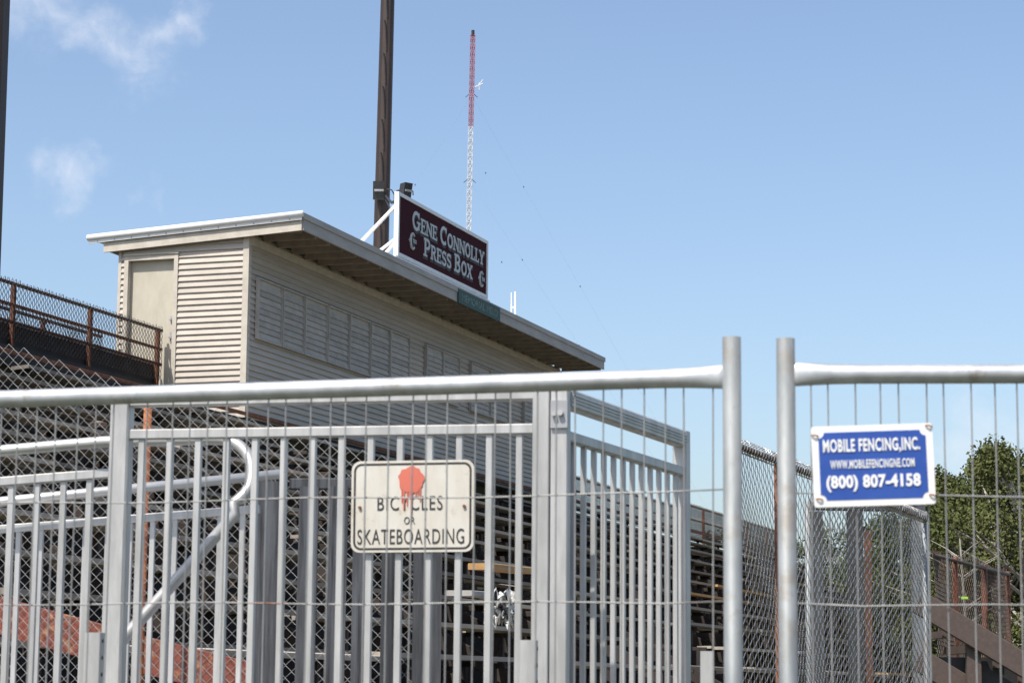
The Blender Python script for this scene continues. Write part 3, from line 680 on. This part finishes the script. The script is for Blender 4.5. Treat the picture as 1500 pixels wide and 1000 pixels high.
# flaking red steel plate behind the left mesh
for (p0,p1,Ya,Yb,ht,lab) in (((-60,858),(165,918),12.95,12.35,.20,'flaking red steel plate behind the chain link at lower left'),((205,930),(378,972),12.25,11.8,.19,'orange rusted steel plate low behind the pipe handrail')):
    p = pix(*p0,Ya); q = pix(*p1,Yb); sp = thing('steel_plate', lab, 'steel plate', (0,0,0), group='rusted plates behind the mesh')
    b = MB(); d = Vector((q.x-p.x,q.y-p.y,0)).normalized(); nn = Vector((-d.y,d.x,0))*.02
    v = []
    for e in (p,q):
        for zz in (0,-ht): v += [tuple(e+Vector((0,0,zz))+nn), tuple(e+Vector((0,0,zz))-nn)]
    b.add(v,[(0,1,3,2),(4,6,7,5),(0,4,5,1),(2,3,7,6),(1,5,7,3),(0,2,6,4)]); build(b,'plate',M_rustred,sp)
    for e in (p,q):
        b = MB(); b.bar((e.x,e.y+.06,0),(e.x,e.y+.06,e.z-.03),.06,.06); build(b,'leg',M_rust,sp)

# ---------------------------------------------------------------- white traffic sign on the gate
def rrect(w_, h_, r, n=6):
    pts = []
    for cx, cz, a0 in ((w_/2-r,h_/2-r,0),(-w_/2+r,h_/2-r,90),(-w_/2+r,-h_/2+r,180),(w_/2-r,-h_/2+r,270)):
        pts += [(cx+r*math.cos(R(a0+90*i/n)), cz+r*math.sin(R(a0+90*i/n))) for i in range(n+1)]
    return pts
def ring(mb, o, i, y):
    n = len(o); mb.add([(x,y,z) for x,z in o]+[(x,y,z) for x,z in i], [(k,(k+1)%n,n+(k+1)%n,n+k) for k in range(n)])
sc = pix(604,741,7.515)
ts = thing('no_cycling_sign', 'white metal sign reading bicycles or skateboarding with a red paint splat', 'sign', sc, (0,R(-.3),math.atan2(gB.y-gA.y,gB.x-gA.x)))
SWd, SHt = .414, .300
b = MB(); b.prism(rrect(SWd,SHt,.03), -.0015, .0015); build(b,'sign_plate',M_signw,ts)
b = MB(); ring(b, rrect(SWd-.016,SHt-.016,.026), rrect(SWd-.030,SHt-.030,.02), -.0022); build(b,'border',M_ink,ts)
k = SWd/1140.   # target zoom pixels -> metres (plate 85..1225 x 95..930)
def tpos(x, y): return ((x-655)*k, -.0026, -(y-512)*k)
text('BICYCLES', 605*k, 128*k, M_ink, .0, 1.15, ts, tpos(634,484))
text('OR', 100*k, 66*k, M_ink, .0, 1.15, ts, tpos(632,640))
text('SKATEBOARDING', 990*k, 135*k, M_ink, .0, 1.12, ts, tpos(642,784))
b = MB(); pts = []
for i in range(40):
    a = 2*math.pi*i/40; rr = 1+.05*math.sin(5*a+1)+.04*math.sin(9*a)+.03*math.sin(13*a+2)
    x, _, zz = tpos(645+118*rr*math.cos(a), 272-118*rr*math.sin(a)); pts.append((x,zz))
b.prism(pts,-.0052,-.0034)
for x, l, wd in ((560,480,7),(578,550,9),(610,515,7),(650,595,12),(712,420,7),(730,475,8),(690,430,10),(632,440,12)):
    x0,_,za = tpos(x,330); _,_,zb_ = tpos(x,l); b.prism([(x0-wd*k,za),(x0-wd*.6*k,zb_+wd*k),(x0,zb_),(x0+wd*.6*k,zb_+wd*k),(x0+wd*k,za)][::-1],-.0046-.00003*wd,-.0034)
build(b,'paint_splat',M_redp,ts)
for x, y in ((168,520),(1138,518)):
    e = tpos(x,y); b = MB(); b.tube([(e[0],-.008,e[2]),(e[0],0,e[2])],.0055,8); build(b,'bolt',M_rust,ts)

# ---------------------------------------------------------------- temporary fence panels
def temp_panel(name, label, P0, P1, zpost, zrail, zwires, post_at_start=True):
    """P0 is the end with the visible post; wires every 5 cm"""
    A = Vector((P0[0],P0[1])); B = Vector((P1[0],P1[1])); L = (B-A).length; rz = math.atan2((B-A).y,(B-A).x)
    f = thing(name, label, 'fence panel', (A.x,A.y,0), (0,0,rz), 'temporary fence panels')
    for x in (0,L):
        b = MB(); b.tube([(x,0,.02),(x,0,zpost)],.0205,20); build(b,'upright',M_galvpost,f,True)
        b = MB(); b.box(x-.1,x+.1,-.3,.3,0,.1); build(b,'foot',M_conc,f)
    rr = .0212
    xs = [.008,.03,.06,.10,.16,.3,L/2,L-.3,L-.16,L-.10,L-.06,L-.03,L-.008]
    s_ = [(.42,1.28),(.50,1.24),(.66,1.16),(.85,1.06),(1,1)]
    scl = s_+[(1,1)]*3+s_[::-1]
    b = MB(); b.tube([(x,0,zrail) for x in xs], rr, 18, scl); build(b,'top_rail',M_galv,f,True)
    b = MB(); b.tube([(x,0,.18) for x in xs], rr, 14, scl); build(b,'bottom_rail',M_galv,f,True)
    V, Fc = segs([(0,0,.18)],[(0,0,zrail-.015)],.0018,6); me = bpy.data.meshes.new('vertical_wire'); me.from_pydata(V.tolist(),[],Fc.tolist()); me.materials.append(M_wire); me.shade_smooth()
    n = int((L-.06)/.05)
    for i in range(1,n+1):
        link('vertical_wire', me, f, (.0+i*.05, 0, 0), (random.uniform(-.002,.002), random.uniform(-.004,.004), 0))
    for zw in zwires:
        b = MB(); pts = []
        for i in range(25):
            x = .018+(L-.036)*i/24; pts.append((x,-.0045, zw+ .003*math.sin(i*1.1+zw*9)+(.006 if i in (0,24) else 0)))
        b.tube(pts,.0020,6); build(b,'horizontal_wire',M_wire,f,True)
    return f
def wires_from(z1, dz): return [z1-k*dz for k in range(9) if z1-k*dz > .25]
pr = pix(1151,548,5.0); zrl = pr.z; pe = pix(1500,547,4.96)
d = Vector((pe.x-pr.x,pe.y-pr.y)).normalized()
z1 = pix(1300,726,4.98).z; z2 = pix(1300,886,4.98).z
temp_panel('mobile_fence_panel', 'galvanised mesh fence panel at right holding the blue sign', (pr.x,pr.y), (pr.x+d.x*3.4,pr.y+d.y*3.4), pix(1151,496,5).z, zrl, wires_from(z1, z1-z2))
pl = pix(1072,549,5.0); le = pix(0,588,5.53); d2 = Vector((le.x-pl.x,le.y-pl.y)).normalized()
z1 = pix(1030,721,5.02).z; z2 = pix(1030,882,5.02).z
temp_panel('mobile_fence_panel', 'long galvanised mesh fence panel crossing the foreground at left', (pl.x,pl.y), (pl.x+d2.x*3.4,pl.y+d2.y*3.4), pix(1072,494,5).z, pix(1040,551,5.0).z, wires_from(z1, z1-z2))
# blue sign
bc = pix(1279,681,4.972); bw, bh = 177*4.972/F, 119*4.972/F
bs = thing('fencing_sign', 'blue and white fencing company sign tied to the right panel', 'sign', bc, (0,R(-1.9),math.atan2(d.y,d.x)))
b = MB(); b.prism(rrect(bw,bh,.006,3),-.0012,.0012); build(b,'sign_plate',M_signwhite,bs)
fw, fh, cr = bw*.885, bh*.84, .0125
face = []
for cx, cz, a0 in ((fw/2,fh/2,270),(-fw/2,fh/2,0),(-fw/2,-fh/2,90),(fw/2,-fh/2,180)):
    face += [(cx+cr*math.cos(R(a0-90*i/5)), cz+cr*math.sin(R(a0-90*i/5))) for i in range(6)]
b = MB(); b.prism(face,-.0020,-.0011); build(b,'blue_field',M_blue,bs)
k2 = bw/1270.   # zoom px -> m, plate centre at (708,500)
def bpos(x, y): return ((x-708)*k2, -.0032, -(y-500)*k2)
text('MOBILE FENCING,INC.', 1015*k2, 160*k2, M_signwhite, .03, 1.1, bs, bpos(698,295))
text('WWW.MOBILEFENCINGNE.COM', 880*k2, 92*k2, M_signwhite, .022, 1.12, bs, bpos(700,483))
text('(800) 807-4158', 985*k2, 175*k2, M_signwhite, .04, 1.06, bs, bpos(702,685))
for x, y in ((105,165),(1300,100),(125,840),(1305,832)):
    e = bpos(x,y); b = MB(); b.tube([(e[0]-.006,-.003,e[2]),(e[0],-.007,e[2]),(e[0]+.007,-.004,e[2]-.002),(e[0]+.009,.004,e[2]-.002)],.0019,6); build(b,'wire_tie',M_rustor,bs)

# ---------------------------------------------------------------- trees
def tree(label, x, y, H, rad, mt, nleaf, seed, base=.25, ls=.2):
    rg = np.random.default_rng(seed)
    t = thing('tree', label, 'tree', (x,y,0), (0,0,rg.uniform(0,6)), 'trees beyond the fence')
    b = MB(); b.tube([(0,0,-.1),(.05,.05,H*.4),(.0,.1,H*.85)],[.16,.11,.03],7)
    cl = []
    for k in range(60):
        zz = H*rg.uniform(base,.97); a = rg.uniform(0,6.28); f_ = math.sin(math.pi*min(1,max(.12,(zz/H-base*.6)/(1.08-base*.6))))**.7
        rr = rad*f_*rg.uniform(.35,1.0); c = (rr*math.cos(a),rr*math.sin(a),zz); cl.append((c,rad*rg.uniform(.12,.26)))
        b.tube([(0,.05,zz*.75),(c[0]*.5,c[1]*.5,zz*.9),c],[.05,.035,.012],4)
    build(b,'trunk',M_bark,t)
    C = np.array([c for c,_ in cl]); Rr = np.array([r for _,r in cl]); idx = rg.integers(0,len(cl),nleaf)
    dirs = rg.normal(size=(nleaf,3)); dirs /= np.linalg.norm(dirs,axis=1)[:,None]
    P = C[idx] + dirs*(Rr[idx]*rg.uniform(.3,1.12,nleaf))[:,None]
    u = rg.normal(size=(nleaf,3)); u /= np.linalg.norm(u,axis=1)[:,None]
    v = np.cross(u, rg.normal(size=(nleaf,3))); v /= np.linalg.norm(v,axis=1)[:,None]
    s = (ls*rg.uniform(.5,1.1,nleaf))[:,None]
    V = np.stack([P-u*s*.5, P+v*s*.3, P+u*s*.5, P-v*s*.3],1).reshape(-1,3)
    me = bpy.data.meshes.new('crown'); Fc = np.arange(nleaf*4).reshape(-1,4); me.from_pydata(V.tolist(),[],Fc.tolist()); me.materials.append(mt)
    link('crown', me, t)
def tp(px, Y): p = pix(px,900,Y); return p.x, p.y
for i,(px,Y,ytop,rad,mt,lab) in enumerate([
    (1375,62,708,2.5,M_leafd,'leafy tree just right of the blue sign beyond the fence'),
    (1425,60,684,2.7,M_leaf,'leafy tree behind the pale bare birch'),
    (1468,57,672,2.8,M_leaf,'leafy tree second from the right edge of the photo'),
    (1505,54,650,2.9,M_leaf,'tallest leafy tree at the right edge of the photo'),
    (1455,75,700,2.6,M_leafd,'dark tree filling in behind the front trees at right'),
    (1400,78,715,2.6,M_leafd,'dark tree low behind the bare birch'),
    (1560,60,640,2.6,M_leaf,'leafy tree standing beyond the right edge'),
    (1335,80,770,2.3,M_leafd,'low tree seen through the curled chain link by the grey posts'),
    (1290,84,765,2.3,M_leafd,'low tree seen between the grey timber posts'),
    (1225,88,770,2.3,M_leafd,'low tree left of the timber frame'),
    (1150,95,785,2.4,M_leafd,'far tree between the two round fence uprights'),
    (1062,100,765,2.0,M_leafd,'far dark tree above the end of the bleachers')]):
    x, y = tp(px,Y); H = pix(px,ytop,Y).z
    tree(lab, x, y, H, rad, mt, 36000 if px > 1340 else 9000, 100+i, .10, .125 if px > 1340 else .17)
x, y = tp(1412,45); bt = thing('bare_birch', 'pale leafless birch trunk in front of the trees at right', 'tree', (x,y,0))
b = MB(); b.tube([(0,0,-.1),(.05,0,2.5),(-.05,0,4.6)],[.05,.04,.015],6); build(b,'trunk',M_bark,bt)
rg = np.random.default_rng(5)
for k in range(16):
    zz = rg.uniform(2.2,4.5); a = rg.uniform(0,6.28); l = rg.uniform(.4,1.0)
    b = MB(); b.tube([(0,0,zz),(l*.5*math.cos(a),l*.5*math.sin(a),zz+l*.35),(l*math.cos(a),l*math.sin(a),zz+l*.6)],[.016,.011,.005],4); build(b,'branch',M_bark,bt)
